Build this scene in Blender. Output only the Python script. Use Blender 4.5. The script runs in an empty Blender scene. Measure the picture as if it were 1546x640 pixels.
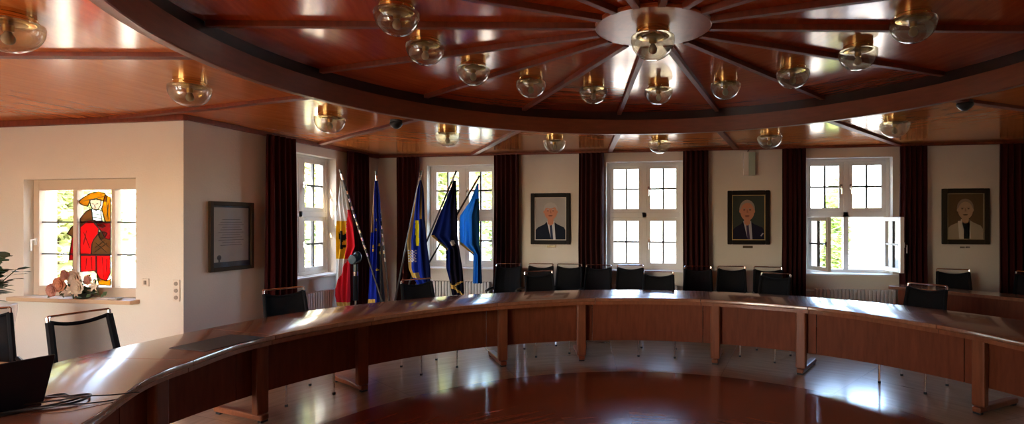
import bpy, math, random
from math import sin, cos, pi, radians as R
from mathutils import Vector, Matrix
random.seed(7)
scene = bpy.context.scene
col = scene.collection

# ------------------------------------------------------------------ materials
def newmat(name):
    m = bpy.data.materials.new(name); m.use_nodes = True
    nt = m.node_tree; nt.nodes.clear()
    out = nt.nodes.new('ShaderNodeOutputMaterial')
    return m, nt, out
def P(name, color, rough=.5, metal=0, coat=0, coat_rough=.05, bump=0, bscale=200, spec=.5, var=0, vscale=4, vstretch=(1,1,1), trans=0, sheen=0, emis=None):
    m, nt, out = newmat(name)
    b = nt.nodes.new('ShaderNodeBsdfPrincipled'); nt.links.new(b.outputs[0], out.inputs[0])
    I = b.inputs
    I['Base Color'].default_value = (*color, 1); I['Roughness'].default_value = rough; I['Metallic'].default_value = metal
    I['Coat Weight'].default_value = coat; I['Coat Roughness'].default_value = coat_rough
    I['Specular IOR Level'].default_value = spec; I['Transmission Weight'].default_value = trans
    I['Sheen Weight'].default_value = sheen
    if var or bump:
        tc = nt.nodes.new('ShaderNodeTexCoord')
        mp = nt.nodes.new('ShaderNodeMapping'); nt.links.new(tc.outputs['Object'], mp.inputs[0]); mp.inputs['Scale'].default_value = vstretch
    if var:
        n = nt.nodes.new('ShaderNodeTexNoise'); n.inputs['Scale'].default_value = vscale; n.inputs['Detail'].default_value = 6
        nt.links.new(mp.outputs[0], n.inputs['Vector'])
        mx = nt.nodes.new('ShaderNodeMix'); mx.data_type = 'RGBA'
        mx.inputs[6].default_value = (*[c*(1-var) for c in color], 1); mx.inputs[7].default_value = (*[min(1, c*(1+var)) for c in color], 1)
        nt.links.new(n.outputs[0], mx.inputs[0]); nt.links.new(mx.outputs[2], I['Base Color'])
    if bump:
        n2 = nt.nodes.new('ShaderNodeTexNoise'); n2.inputs['Scale'].default_value = bscale; n2.inputs['Detail'].default_value = 3
        nt.links.new(tc.outputs['Object'], n2.inputs['Vector'])
        bp = nt.nodes.new('ShaderNodeBump'); bp.inputs['Strength'].default_value = bump; bp.inputs['Distance'].default_value = .004
        nt.links.new(n2.outputs[0], bp.inputs['Height']); nt.links.new(bp.outputs[0], I['Normal'])
    return m

def wood_radial(name, ca, cb, center, rough, coat, coat_rough, nsec=16, phase=11.25, secvar=.12, circle=None, spec=.5, tileseams=0, tint=(1, 1, 1)):
    """lacquered wood laid in wedges round a centre; grain follows each wedge. circle=(r, ca2, cb2): other colours inside r"""
    m, nt, out = newmat(name); N = nt.nodes.new; Lk = nt.links.new
    def math_(op, a, b=None, c=None):
        n = N('ShaderNodeMath'); n.operation = op
        for i, v in enumerate((a, b, c)):
            if v is None: continue
            if isinstance(v, (int, float)): n.inputs[i].default_value = v
            else: Lk(v, n.inputs[i])
        return n.outputs[0]
    g = N('ShaderNodeNewGeometry'); s = N('ShaderNodeSeparateXYZ'); Lk(g.outputs['Position'], s.inputs[0])
    x = math_('SUBTRACT', s.outputs[0], center[0]); y = math_('SUBTRACT', s.outputs[1], center[1])
    r = math_('SQRT', math_('ADD', math_('MULTIPLY', x, x), math_('MULTIPLY', y, y)))
    an = math_('ARCTAN2', y, x)
    sec = math_('FLOOR', math_('DIVIDE', math_('SUBTRACT', an, R(phase)), 2*pi/nsec))
    mid = math_('ADD', math_('MULTIPLY', math_('ADD', sec, .5), 2*pi/nsec), R(phase))
    c_ = math_('COSINE', mid); s_ = math_('SINE', mid)
    u = math_('ADD', math_('MULTIPLY', x, c_), math_('MULTIPLY', y, s_))
    v = math_('SUBTRACT', math_('MULTIPLY', y, c_), math_('MULTIPLY', x, s_))
    cmb = N('ShaderNodeCombineXYZ'); Lk(math_('MULTIPLY', u, 14.), cmb.inputs[0]); Lk(math_('MULTIPLY', v, 1.2), cmb.inputs[1]); Lk(math_('MULTIPLY', sec, 3.7), cmb.inputs[2])
    n = N('ShaderNodeTexNoise'); n.inputs['Scale'].default_value = 1.6; n.inputs['Detail'].default_value = 8; n.inputs['Roughness'].default_value = .62
    Lk(cmb.outputs[0], n.inputs['Vector'])
    mx = N('ShaderNodeMix'); mx.data_type = 'RGBA'; mx.inputs[6].default_value = (*ca, 1); mx.inputs[7].default_value = (*cb, 1)
    rmp = N('ShaderNodeMapRange'); rmp.inputs[1].default_value = .3; rmp.inputs[2].default_value = .7; Lk(n.outputs[0], rmp.inputs[0]); Lk(rmp.outputs[0], mx.inputs[0])
    colr = mx.outputs[2]
    if circle:
        mx2 = N('ShaderNodeMix'); mx2.data_type = 'RGBA'; mx2.inputs[6].default_value = (*circle[1], 1); mx2.inputs[7].default_value = (*circle[2], 1); Lk(rmp.outputs[0], mx2.inputs[0])
        sel = math_('LESS_THAN', r, circle[0])
        mx3 = N('ShaderNodeMix'); mx3.data_type = 'RGBA'; Lk(sel, mx3.inputs[0]); Lk(colr, mx3.inputs[6]); Lk(mx2.outputs[2], mx3.inputs[7]); colr = mx3.outputs[2]
    wn = N('ShaderNodeTexWhiteNoise'); wn.noise_dimensions = '1D'; Lk(sec, wn.inputs['W'])
    val = math_('ADD', math_('MULTIPLY', wn.outputs[0], 2*secvar), 1-secvar)
    if tileseams:
        # wedge seams and ring joints
        rr = math_('FRACT', math_('DIVIDE', r, tileseams))
        seam = math_('MULTIPLY', math_('GREATER_THAN', rr, .012), 1.)
        fa = math_('FRACT', math_('DIVIDE', math_('SUBTRACT', an, R(phase)), 2*pi/nsec))
        edge = math_('MULTIPLY', math_('MINIMUM', fa, math_('SUBTRACT', 1., fa)), r)
        seam2 = math_('GREATER_THAN', edge, .012)
        val = math_('MULTIPLY', val, math_('ADD', math_('MULTIPLY', math_('MULTIPLY', seam, seam2), .2), .8))
    vm = N('ShaderNodeVectorMath'); vm.operation = 'SCALE'; Lk(colr, vm.inputs[0]); Lk(val, vm.inputs['Scale'])
    b = N('ShaderNodeBsdfPrincipled'); Lk(vm.outputs[0], b.inputs['Base Color']); b.inputs['Roughness'].default_value = rough
    b.inputs['Coat Weight'].default_value = coat; b.inputs['Coat Roughness'].default_value = coat_rough; b.inputs['Specular IOR Level'].default_value = spec; b.inputs['Specular Tint'].default_value = (*tint, 1)
    n3 = N('ShaderNodeTexNoise'); n3.inputs['Scale'].default_value = 2.2; n3.inputs['Detail'].default_value = 2
    bp = N('ShaderNodeBump'); bp.inputs['Strength'].default_value = .12; bp.inputs['Distance'].default_value = .01
    Lk(g.outputs['Position'], n3.inputs['Vector']); Lk(n3.outputs[0], bp.inputs['Height'])
    Lk(bp.outputs[0], b.inputs['Coat Normal']); Lk(bp.outputs[0], b.inputs['Normal'])
    Lk(b.outputs[0], out.inputs[0])
    return m

def glass(name, tint=(1, 1, 1), gloss=.06, rough=.02, diff=0., diffcol=(1, 1, 1), fres=True, gmul=.8, gadd=.035):
    """thin clear glass: lets light straight through, mirrors by angle"""
    m, nt, out = newmat(name); N = nt.nodes.new; Lk = nt.links.new
    t = N('ShaderNodeBsdfTransparent'); t.inputs[0].default_value = (*tint, 1)
    base = t.outputs[0]
    if diff:
        d = N('ShaderNodeBsdfTranslucent'); d.inputs[0].default_value = (*diffcol, 1)
        mxx = N('ShaderNodeMixShader'); mxx.inputs[0].default_value = diff; Lk(base, mxx.inputs[1]); Lk(d.outputs[0], mxx.inputs[2]); base = mxx.outputs[0]
    g = N('ShaderNodeBsdfGlossy'); g.inputs['Roughness'].default_value = rough
    mx = N('ShaderNodeMixShader')
    if fres:
        f = N('ShaderNodeLayerWeight'); f.inputs[0].default_value = .5
        pw = N('ShaderNodeMath'); pw.operation = 'POWER'; Lk(f.outputs['Facing'], pw.inputs[0]); pw.inputs[1].default_value = 4.
        ml = N('ShaderNodeMath'); ml.operation = 'MULTIPLY_ADD'; Lk(pw.outputs[0], ml.inputs[0]); ml.inputs[1].default_value = gmul; ml.inputs[2].default_value = gadd; Lk(ml.outputs[0], mx.inputs[0])
    else: mx.inputs[0].default_value = gloss
    Lk(base, mx.inputs[1]); Lk(g.outputs[0], mx.inputs[2]); Lk(mx.outputs[0], out.inputs[0])
    return m

TC = (-.187, 3.129)      # centre of the ring of desks
CC = (-.215, 3.60)       # centre of the round ceiling
M = {}
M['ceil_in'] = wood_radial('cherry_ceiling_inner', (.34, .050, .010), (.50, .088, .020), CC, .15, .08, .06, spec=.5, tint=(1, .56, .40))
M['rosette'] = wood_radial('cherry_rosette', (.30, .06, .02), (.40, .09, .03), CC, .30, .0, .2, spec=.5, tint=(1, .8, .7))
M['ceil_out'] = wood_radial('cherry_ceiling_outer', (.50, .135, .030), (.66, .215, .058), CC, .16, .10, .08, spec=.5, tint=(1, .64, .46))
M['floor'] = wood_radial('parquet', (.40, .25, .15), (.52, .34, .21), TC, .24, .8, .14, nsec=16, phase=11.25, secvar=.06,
                         circle=(2.74, (.22, .058, .024), (.32, .088, .036)), tileseams=.87)  # second, darker red colour pair within the circle
def woodmat(name, a, b, rough=.3, coat=.7, cr=.12, scale=(9, 9, 1.2), spec=.5):
    m, nt, out = newmat(name); N = nt.nodes.new; Lk = nt.links.new
    tc = N('ShaderNodeTexCoord'); mp = N('ShaderNodeMapping'); mp.inputs['Scale'].default_value = scale; Lk(tc.outputs['Object'], mp.inputs[0])
    n = N('ShaderNodeTexNoise'); n.inputs['Scale'].default_value = 3; n.inputs['Detail'].default_value = 8; n.inputs['Roughness'].default_value = .6; Lk(mp.outputs[0], n.inputs['Vector'])
    rmp = N('ShaderNodeMapRange'); rmp.inputs[1].default_value = .3; rmp.inputs[2].default_value = .7; Lk(n.outputs[0], rmp.inputs[0])
    mx = N('ShaderNodeMix'); mx.data_type = 'RGBA'; mx.inputs[6].default_value = (*a, 1); mx.inputs[7].default_value = (*b, 1); Lk(rmp.outputs[0], mx.inputs[0])
    b_ = N('ShaderNodeBsdfPrincipled'); Lk(mx.outputs[2], b_.inputs['Base Color']); b_.inputs['Roughness'].default_value = rough
    b_.inputs['Specular IOR Level'].default_value = spec; b_.inputs['Coat Weight'].default_value = coat; b_.inputs['Coat Roughness'].default_value = cr
    Lk(b_.outputs[0], out.inputs[0]); return m
M['top'] = woodmat('desk_top_cherry', (.19, .070, .034), (.29, .115, .056), .26, .9, .11, (3, 9, 3))
M['top2'] = woodmat('desk_top_cherry_pale', (.23, .085, .040), (.33, .13, .062), .26, .9, .11, (3, 9, 3))
M['edge'] = woodmat('desk_edge_cherry', (.20, .058, .024), (.29, .092, .038), .38, .2, .2, spec=.3)
M['panel'] = woodmat('desk_panel_cherry', (.14, .033, .012), (.21, .050, .019), .55, 0, .25, spec=.2)
M['leg'] = woodmat('desk_leg_cherry', (.19, .055, .022), (.28, .085, .034), .4, .1, .2, spec=.3)
M['beam'] = woodmat('ring_beam_cherry', (.17, .042, .014), (.23, .058, .020), .45, .1, .15, (2, 2, 12))
M['beamshade'] = woodmat('ring_beam_painted_shade', (.022, .007, .004), (.034, .010, .006), .4, .3, .2)  # shade of the set-back upper band put into a near-black colour
M['batten'] = woodmat('batten_cherry', (.14, .026, .008), (.22, .042, .013), .55, 0, .12)
M['plaster'] = P('rough_plaster', (.72, .675, .59), .9, bump=.5, bscale=60, var=.05, vscale=2)
M['reveal'] = P('window_paint', (.76, .73, .68), .45)
M['bayframe'] = P('cream_window_paint', (.62, .50, .38), .5, var=.05)
M['alu'] = P('glazing_bar_grey', (.10, .10, .10), .5)
M['chrome'] = P('chrome', (.85, .85, .87), .12, 1)
M['brass'] = P('polished_brass', (.80, .52, .18), .16, 1)
M['black'] = P('black_fabric', (.007, .007, .009), .8, spec=.15)
M['blackpl'] = P('black_plastic', (.012, .012, .014), .35)
M['rubber'] = P('black_rubber', (.02, .02, .02), .7)
M['curtain'] = P('oxblood_curtain', (.042, .006, .006), .95, spec=.1, sheen=.06, var=.25, vscale=3, vstretch=(6, 6, .4))
M['radiator'] = P('white_enamel', (.70, .70, .66), .35)
M['pane'] = glass('window_glass')
M['globe'] = glass('lamp_glass', (.86, .82, .70), rough=.04, gmul=.9, gadd=.10, diff=.14, diffcol=(.75, .70, .58))
M['pglass'] = glass('picture_glass', rough=.05)
M['ground'] = P('pale_gravel', (.44, .41, .35), .95, var=.12, vscale=3)
M['grass'] = P('lawn', (.16, .24, .07), .95, var=.3, vscale=1)
M['leafA'] = P('tree_leaf_yellow_green', (.50, .54, .24), .6, var=.35, vscale=2)
M['leafB'] = P('tree_leaf_green', (.32, .42, .17), .6, var=.35, vscale=2)
M['bark'] = P('bark', (.12, .085, .06), .9)
M['render'] = P('cream_house_render', (.75, .70, .60), .9)
M['rooft'] = P('red_roof_tile', (.35, .12, .07), .8)
M['mesh'] = None

def mesh_fabric():
    m, nt, out = newmat('chair_mesh'); N = nt.nodes.new; Lk = nt.links.new
    t = N('ShaderNodeBsdfTransparent'); t.inputs[0].default_value = (1, 1, 1, 1)
    b = N('ShaderNodeBsdfPrincipled'); b.inputs['Base Color'].default_value = (.008, .008, .010, 1); b.inputs['Roughness'].default_value = .8; b.inputs['Specular IOR Level'].default_value = .15
    mx = N('ShaderNodeMixShader'); mx.inputs[0].default_value = .94
    Lk(t.outputs[0], mx.inputs[1]); Lk(b.outputs[0], mx.inputs[2]); Lk(mx.outputs[0], out.inputs[0]); return m
M['mesh'] = mesh_fabric()
def mesh_fabric_open():
    m = M['mesh'].copy(); m.name = 'open_chair_mesh'
    for n in m.node_tree.nodes:
        if n.type == 'MIX_SHADER': n.inputs[0].default_value = .42
    return m
M['mesh_open'] = mesh_fabric_open()

# ------------------------------------------------------------------ mesh builder
class MB:
    def __init__(s): s.v = []; s.f = []; s.mi = []; s.cur = 0
    def add(s, v, f):
        o = len(s.v); s.v += [tuple(p) for p in v]; s.f += [tuple(i+o for i in q) for q in f]; s.mi += [s.cur]*len(f); return s
    def box(s, a, b):
        x0, y0, z0 = a; x1, y1, z1 = b
        return s.add([(x0,y0,z0),(x1,y0,z0),(x1,y1,z0),(x0,y1,z0),(x0,y0,z1),(x1,y0,z1),(x1,y1,z1),(x0,y1,z1)],
                     [(0,3,2,1),(4,5,6,7),(0,1,5,4),(1,2,6,5),(2,3,7,6),(3,0,4,7)])
    def tube(s, pts, r, n=8, cap=True):
        pts = [Vector(p) for p in pts]; rs = r if isinstance(r, (list, tuple)) else [r]*len(pts)
        V = []; F = []; prev = None
        for i, p in enumerate(pts):
            d = (pts[min(i+1, len(pts)-1)] - pts[max(i-1, 0)]).normalized()
            if prev is None:
                up = Vector((0, 0, 1)) if abs(d.z) < .9 else Vector((1, 0, 0)); a = d.cross(up).normalized()
            else: a = (prev - d*prev.dot(d)).normalized()
            prev = a; b = d.cross(a)
            V += [p + (a*cos(2*pi*k/n) + b*sin(2*pi*k/n))*rs[i] for k in range(n)]
        for i in range(len(pts)-1):
            for k in range(n): F.append((i*n+k, i*n+(k+1) % n, (i+1)*n+(k+1) % n, (i+1)*n+k))
        if cap: F.append(tuple(range(n))[::-1]); F.append(tuple(range((len(pts)-1)*n, len(pts)*n)))
        return s.add(V, F)
    def lathe(s, prof, n=32, c=(0, 0, 0)):
        V = []; F = []
        for r, z in prof: V += [(c[0]+r*cos(2*pi*k/n), c[1]+r*sin(2*pi*k/n), c[2]+z) for k in range(n)]
        for i in range(len(prof)-1):
            for k in range(n): F.append((i*n+k, i*n+(k+1) % n, (i+1)*n+(k+1) % n, (i+1)*n+k))
        return s.add(V, F)
    def prism(s, poly, z0, z1):
        n = len(poly); V = [(x, y, z0) for x, y in poly] + [(x, y, z1) for x, y in poly]
        F = [tuple(range(n))[::-1], tuple(range(n, 2*n))] + [(k, (k+1) % n, n+(k+1) % n, n+k) for k in range(n)]
        return s.add(V, F)
    def prismXZ(s, poly, y0, y1):
        n = len(poly); V = [(x, y0, z) for x, z in poly] + [(x, y1, z) for x, z in poly]
        F = [tuple(range(n)), tuple(range(n, 2*n))[::-1]] + [(n+k, n+(k+1) % n, (k+1) % n, k) for k in range(n)]
        return s.add(V, F)
    def sphere(s, c, r, n=12, m=8):
        rx, ry, rz = r if isinstance(r, (tuple, list)) else (r, r, r)
        V = [(c[0], c[1], c[2]+rz)]
        for j in range(1, m):
            t = pi*j/m; V += [(c[0]+rx*sin(t)*cos(2*pi*k/n), c[1]+ry*sin(t)*sin(2*pi*k/n), c[2]+rz*cos(t)) for k in range(n)]
        V.append((c[0], c[1], c[2]-rz)); F = []
        for k in range(n):
            F.append((0, 1+k, 1+(k+1) % n))
            for j in range(m-2): F.append((1+j*n+k, 1+(j+1)*n+k, 1+(j+1)*n+(k+1) % n, 1+j*n+(k+1) % n))
            F.append((len(V)-1, 1+(m-2)*n+(k+1) % n, 1+(m-2)*n+k))
        return s.add(V, F)
    def arcband(s, c, rin, rout, a0, a1, z0, z1, n=24, bev=0):
        """annular slab; rin/rout may be functions of the angle"""
        fi = rin if callable(rin) else (lambda t: rin); fo = rout if callable(rout) else (lambda t: rout)
        V = []; F = []
        if bev: prof = lambda a: [(fi(a)+bev, z0), (fi(a), z0+bev), (fi(a), z1-bev), (fi(a)+bev*.3, z1-bev*.3), (fi(a)+bev, z1), (fo(a)-bev, z1), (fo(a), z1-bev), (fo(a), z0+bev), (fo(a)-bev, z0)]
        else: prof = lambda a: [(fi(a), z0), (fi(a), z1), (fo(a), z1), (fo(a), z0)]
        for k in range(n+1):
            a = R(a0 + (a1-a0)*k/n); pr = prof(math.degrees(a)); m = len(pr)
            V += [(c[0]+r*cos(a), c[1]+r*sin(a), z) for r, z in pr]
        for k in range(n):
            for j in range(m): F.append((k*m+j, k*m+(j+1) % m, (k+1)*m+(j+1) % m, (k+1)*m+j))
        F.append(tuple(range(m))); F.append(tuple(range(n*m, n*m+m))[::-1])
        return s.add(V, F)
    def xf(s, mat):
        s.v = [tuple(mat @ Vector(p)) for p in s.v]; return s
    def build(s, name, mats, parent=None, world=False, smooth=False, bevel=0):
        me = bpy.data.meshes.new(name)
        v = s.v
        if world and parent:
            o = Vector((0, 0, 0)); p = parent
            while p: o += p.location; p = p.parent
            v = [(a-o.x, b-o.y, c-o.z) for a, b, c in v]
        me.from_pydata(v, [], s.f)
        if not isinstance(mats, (list, tuple)): mats = [mats]
        for m in mats: me.materials.append(m)
        me.polygons.foreach_set('material_index', s.mi)
        if smooth is True: me.polygons.foreach_set('use_smooth', [True]*len(me.polygons))
        me.update(); me.validate()
        import bmesh
        bm = bmesh.new(); bm.from_mesh(me); bmesh.ops.recalc_face_normals(bm, faces=bm.faces); bm.to_mesh(me); bm.free()
        ob = bpy.data.objects.new(name, me); col.objects.link(ob)
        if parent: ob.parent = parent
        if smooth == 'auto':
            me.polygons.foreach_set('use_smooth', [True]*len(me.polygons))
            try: me.set_sharp_from_angle(angle=R(35))
            except Exception: pass
        if bevel:
            md = ob.modifiers.new('bevel', 'BEVEL'); md.width = bevel; md.segments = 2; md.limit_method = 'ANGLE'
        return ob

def empty(name, loc, rz=0, label=None, cat=None, group=None, kind=None):
    o = bpy.data.objects.new(name, None); col.objects.link(o); o.location = loc; o.rotation_euler = (0, 0, rz); o.empty_display_size = .1
    tag(o, label, cat, group, kind); return o
def tag(o, label=None, cat=None, group=None, kind=None):
    if label: o['label'] = label
    if cat: o['category'] = cat
    if group: o['group'] = group
    if kind: o['kind'] = kind
    return o
def copy_tree(o, parent=None):
    c = o.copy(); col.objects.link(c); c.parent = parent
    for ch in list(o.children): copy_tree(ch, c)
    return c
def struct(o): o['kind'] = 'structure'; return o
def recenter(ob):
    """put the origin of a top-level mesh at the middle of its foot"""
    xs = [v.co for v in ob.data.vertices]
    c = Vector(((min(v.x for v in xs)+max(v.x for v in xs))/2, (min(v.y for v in xs)+max(v.y for v in xs))/2, min(v.z for v in xs)))
    ob.data.transform(Matrix.Translation(-c)); ob.location = c; return ob

# ------------------------------------------------------------------ room shell
XL, XR, YB, YF, YA, XA = -4.99, 4.57, 8.29, -1.75, 4.73, -7.85
ZO, ZI, T = 2.673, 2.885, .32       # outer ceiling, inner ceiling, wall thickness
ZT = 3.0
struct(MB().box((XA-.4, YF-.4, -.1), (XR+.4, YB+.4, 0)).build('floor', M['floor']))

def wall(name, axis, plane, outward, a0, a1, holes):
    """axis 'x': wall runs along x at y=plane; holes (h0,h1,z0,z1)"""
    mb = MB(); p0, p1 = (plane, plane+T*outward) if outward > 0 else (plane+T*outward, plane)
    def b(u0, u1, z0, z1):
        if u1-u0 < 1e-4 or z1-z0 < 1e-4: return
        if axis == 'x': mb.box((u0, p0, z0), (u1, p1, z1))
        else: mb.box((p0, u0, z0), (p1, u1, z1))
    u = a0
    for h0, h1, z0, z1 in sorted(holes):
        b(u, h0, 0, ZT); b(h0, h1, 0, z0); b(h0, h1, z1, ZT); u = h1
    b(u, a1, 0, ZT)
    return struct(mb.build(name, M['plaster']))
WW, WZ0, WZ1 = 1.15, .865, 2.50
WB = [(-4.13, WZ0), (-1.205, WZ0), (1.68, WZ0)]
wall('wall_back', 'x', YB, 1, XL-T, XR+T, [(x, x+WW, WZ0, WZ1) for x, _ in WB])
WLY = 6.03
wall('wall_left', 'y', XL, -1, YA, YB, [(WLY, WLY+WW, WZ0, WZ1)])
AX0, AX1, AZ0, AZ1 = -7.0, -5.565, .80, 2.05
wall('wall_alcove', 'x', YA, 1, XA-T, XL-T, [(AX0, AX1, AZ0, AZ1)])
RY = []
wall('wall_right', 'y', XR, 1, YF, YB, [(y, y+WW, WZ0, WZ1) for y in RY])
FX = [-6.9, -4.9]  # unseen windows behind the camera, put in to warm the left side
wall('wall_front', 'x', YF, -1, XA-T, XR+T, [(x, x+1.4, .5, 2.5) for x in FX])
wall('wall_side', 'y', XA, -1, YF, YA, [])

# ceiling: flat outer part with round opening, raised round inner part
mb = MB()
n = 96; RO = 2.93; RI = 2.86
rx0, rx1, ry0, ry1 = XL-T, XR+T, YF-T, YB+T
V = []; 
def rectpt(a):
    dx, dy = cos(a), sin(a); t = 1e9
    if dx > 1e-9: t = min(t, (rx1-CC[0])/dx)
    if dx < -1e-9: t = min(t, (rx0-CC[0])/dx)
    if dy > 1e-9: t = min(t, (ry1-CC[1])/dy)
    if dy < -1e-9: t = min(t, (ry0-CC[1])/dy)
    return (CC[0]+dx*t, CC[1]+dy*t)
angs = sorted(set([2*pi*k/n for k in range(n)] + [math.atan2(y-CC[1], x-CC[0]) % (2*pi) for x in (rx0, rx1) for y in (ry0, ry1)]))
m_ = len(angs)
for a in angs:
    V.append((CC[0]+(RO-.02)*cos(a), CC[1]+(RO-.02)*sin(a), ZO)); q = rectpt(a); V.append((q[0], q[1], ZO))
mb.add(V, [(2*k, 2*k+1, (2*k+3) % (2*m_), (2*k+2) % (2*m_)) for k in range(m_)])
mb.box((XA-T, YF-T, ZO), (rx0, YA+.02, ZO+.04))
mb.cur = 1
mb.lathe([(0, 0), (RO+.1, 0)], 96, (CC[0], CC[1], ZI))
mb.cur = 0
mb.box((rx0-.0, ry0, ZT), (rx1, ry1, ZT+.12)); mb.box((XA-T, YF-T, ZT), (rx0, YA+T, ZT+.12))
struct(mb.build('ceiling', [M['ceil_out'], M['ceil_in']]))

# ring beam between the two levels
rb = empty('ceiling_ring_beam', (CC[0], CC[1], ZO), 0, kind='structure')
prof = [(RO, ZO+.01), (RO, ZO-.045), (RO-.012, ZO-.052), (RI, ZO-.052), (RI-.006, ZO-.046), (RI-.006, ZO+.115), (RI+.02, ZO+.12)]
mb = MB()
V = []; F = []
mb.lathe(prof, 128, (CC[0], CC[1], 0))
mb.build('fascia', M['beam'], rb, world=True, smooth='auto')
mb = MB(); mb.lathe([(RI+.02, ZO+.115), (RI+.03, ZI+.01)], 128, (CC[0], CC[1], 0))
mb.build('painted_shade_band', M['beamshade'], rb, world=True, smooth=True)  # dark colour stands in for the shade above the fascia

def ray_box(a, lim):
    dx, dy = cos(a), sin(a); t = 1e9
    for lo, hi, d, c in ((lim[0], lim[1], dx, CC[0]), (lim[2], lim[3], dy, CC[1])):
        if d > 1e-9: t = min(t, (hi-c)/d)
        if d < -1e-9: t = min(t, (lo-c)/d)
    return t
nb = 0
for k in range(16):
    a = R(11.25+22.5*k); d = Vector((cos(a), sin(a), 0)); nrm = Vector((-sin(a), cos(a), 0)); c0 = Vector((CC[0], CC[1], 0))
    def bar(r0, r1, w, z0, z1, nm):
        global nb
        nb += 1
        mb = MB(); p0 = c0+d*r0; p1 = c0+d*r1
        poly = [(p0+nrm*w/2)[:2], (p0-nrm*w/2)[:2], (p1-nrm*w/2)[:2], (p1+nrm*w/2)[:2]]
        mb.prism(poly, z0, z1); o = mb.build('trim_%d' % nb, M['batten'], bevel=.004); struct(recenter(o)); return o
    bar(.374, RI+.01, .046, ZI-.038, ZI+.002, 'i')
    lim = (XA if sin(a) < .1 and cos(a) < 0 else XL, XR, YF, YB)
    bar(RO, ray_box(a, (XL, XR, YF, YB))-.02 if not (cos(a) < -.5 and sin(a) < .2) else min(ray_box(a, (XA, XR, YF, YA)), 7)-.02, .075, ZO-.028, ZO+.002, 'o')
# round boss at the centre
mb = MB(); mb.lathe([(0, 0), (.37, 0), (.378, .006), (.378, .02), (.37, .026), (.0, .026)], 64, (CC[0], CC[1], ZI-.03))
boss = mb.build('ceiling_rosette', M['rosette'], smooth='auto'); struct(boss)
# cornice strips
def trim(a, b, m=M['batten']):
    global nb
    nb += 1
    o = MB().box(a, b).build('trim_%d' % nb, m, bevel=.006); return struct(recenter(o))
trim((XL, YB-.05, ZO-.035), (XR, YB, ZO)); trim((XL, YA-.001, ZO-.05), (XL+.05, YB-.05, ZO)); trim((XA, YA-.05, ZO-.06), (XL+.05, YA, ZO)); trim((XR-.05, YF, ZO-.04), (XR, YB-.05, ZO))
for nm, a, b in (('back', (XL, YB-.02, 0), (XR, YB, .09)), ('left', (XL, YA, 0), (XL+.02, YB-.02, .09)), ('alcove', (XA, YA-.02, 0), (XL+.02, YA, .09)), ('right', (XR-.02, YF, 0), (XR, YB-.02, .09))):
    struct(recenter(MB().box(a, b).build('baseboard_'+nm, M['panel'])))

# ------------------------------------------------------------------ windows
def casement(w, h, d, bars, parent, handle=None, name='sash', bw=.055):
    """sash in local coords: x 0..w, y 0..d, z 0..h"""
    mb = MB()
    mb.box((0, 0, 0), (bw, d, h)); mb.box((w-bw, 0, 0), (w, d, h)); mb.box((bw, 0, 0), (w-bw, d, bw)); mb.box((bw, 0, h-bw), (w-bw, d, h))
    s = mb.build(name, M['reveal'], parent, bevel=.004)
    MB().box((bw-.005, d*.45, bw-.005), (w-bw+.005, d*.55, h-bw+.005)).build('pane', M['pane'], s)
    g = MB(); g.box((w/2-.013, d*.15, bw), (w/2+.013, d*.85, h-bw)); g.box((bw, d*.15, h/2-.013), (w-bw, d*.85, h/2+.013)); g.build('glazing_bar', M['alu'], s)
    if handle:
        x = bw/2 if handle == 'l' else w-bw/2
        hm = MB(); hm.box((x-.014, -.012, h*.5-.035), (x+.014, 0, h*.5+.035)); hm.tube([(x, -.012, h*.5), (x, -.045, h*.5), (x, -.045, h*.5-.11)], .008)
        hm.build('handle', M['chrome'], s)
    return s
wn = 0
def window(x, y, rz, w=WW, z0=WZ0, z1=WZ1, opened=False, label='', rec=.13, hd=True):
    global wn
    wn += 1
    root = empty('window_%d' % wn, (x, y, z0), rz, kind='structure'); h = z1-z0
    if label: root['label'] = label
    fb = .045; mw = .07; tz = h*.5+.015
    mb = MB(); y0, y1 = rec, rec+.08
    mb.box((0, y0, 0), (fb, y1, h)); mb.box((w-fb, y0, 0), (w, y1, h)); mb.box((fb, y0, 0), (w-fb, y1, fb)); mb.box((fb, y0, h-fb), (w-fb, y1, h))
    mb.box((w/2-mw/2, y0, fb), (w/2+mw/2, y1, h-fb)); mb.box((fb, y0, tz-.04), (w-fb, y1, tz+.04))
    mb.build('window_frame', M['reveal'], root, bevel=.004)
    qs = w/2-mw/2-fb; d = .05
    lower = tz-.04-fb; upper = h-fb-tz-.04
    for (cx_, cz, hh, side, low) in ((fb, tz+.04, upper, 'r', 0), (w/2+mw/2, tz+.04, upper, 'l', 0), (fb, fb, lower, 'r', 1), (w/2+mw/2, fb, lower, 'l', 1)):
        s = casement(qs, hh, d, 1, root, handle=side if ((cx_ > w/2) or opened) and hd else None)
        s.location = (cx_, y0+.005, cz)
        if opened and low:
            if side == 'r': s.location = (cx_-.01, y0-.01, cz); s.rotation_euler = (0, 0, -R(68))
            else:
                # hinge on the far side
                ang = R(96)
                s.location = (cx_+qs+.01 - qs*cos(ang), y0-.01 - qs*sin(ang), cz); s.rotation_euler = (0, 0, ang)
    MB().box((-.06, -.07, -.035), (w+.06, rec, -.005)).build('window_sill', M['reveal'], root, bevel=.006)
    return root
window(WB[0][0], YB, 0); window(WB[1][0], YB, 0); window(WB[2][0], YB, 0, opened=True)
window(XL, WLY, R(90))
for y in RY: window(XR, y+WW, R(-90), hd=False)
for x in FX: window(x+1.4, YF, R(180), w=1.4, z0=.5, z1=2.5, hd=False)  # the added front windows, out of view

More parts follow.
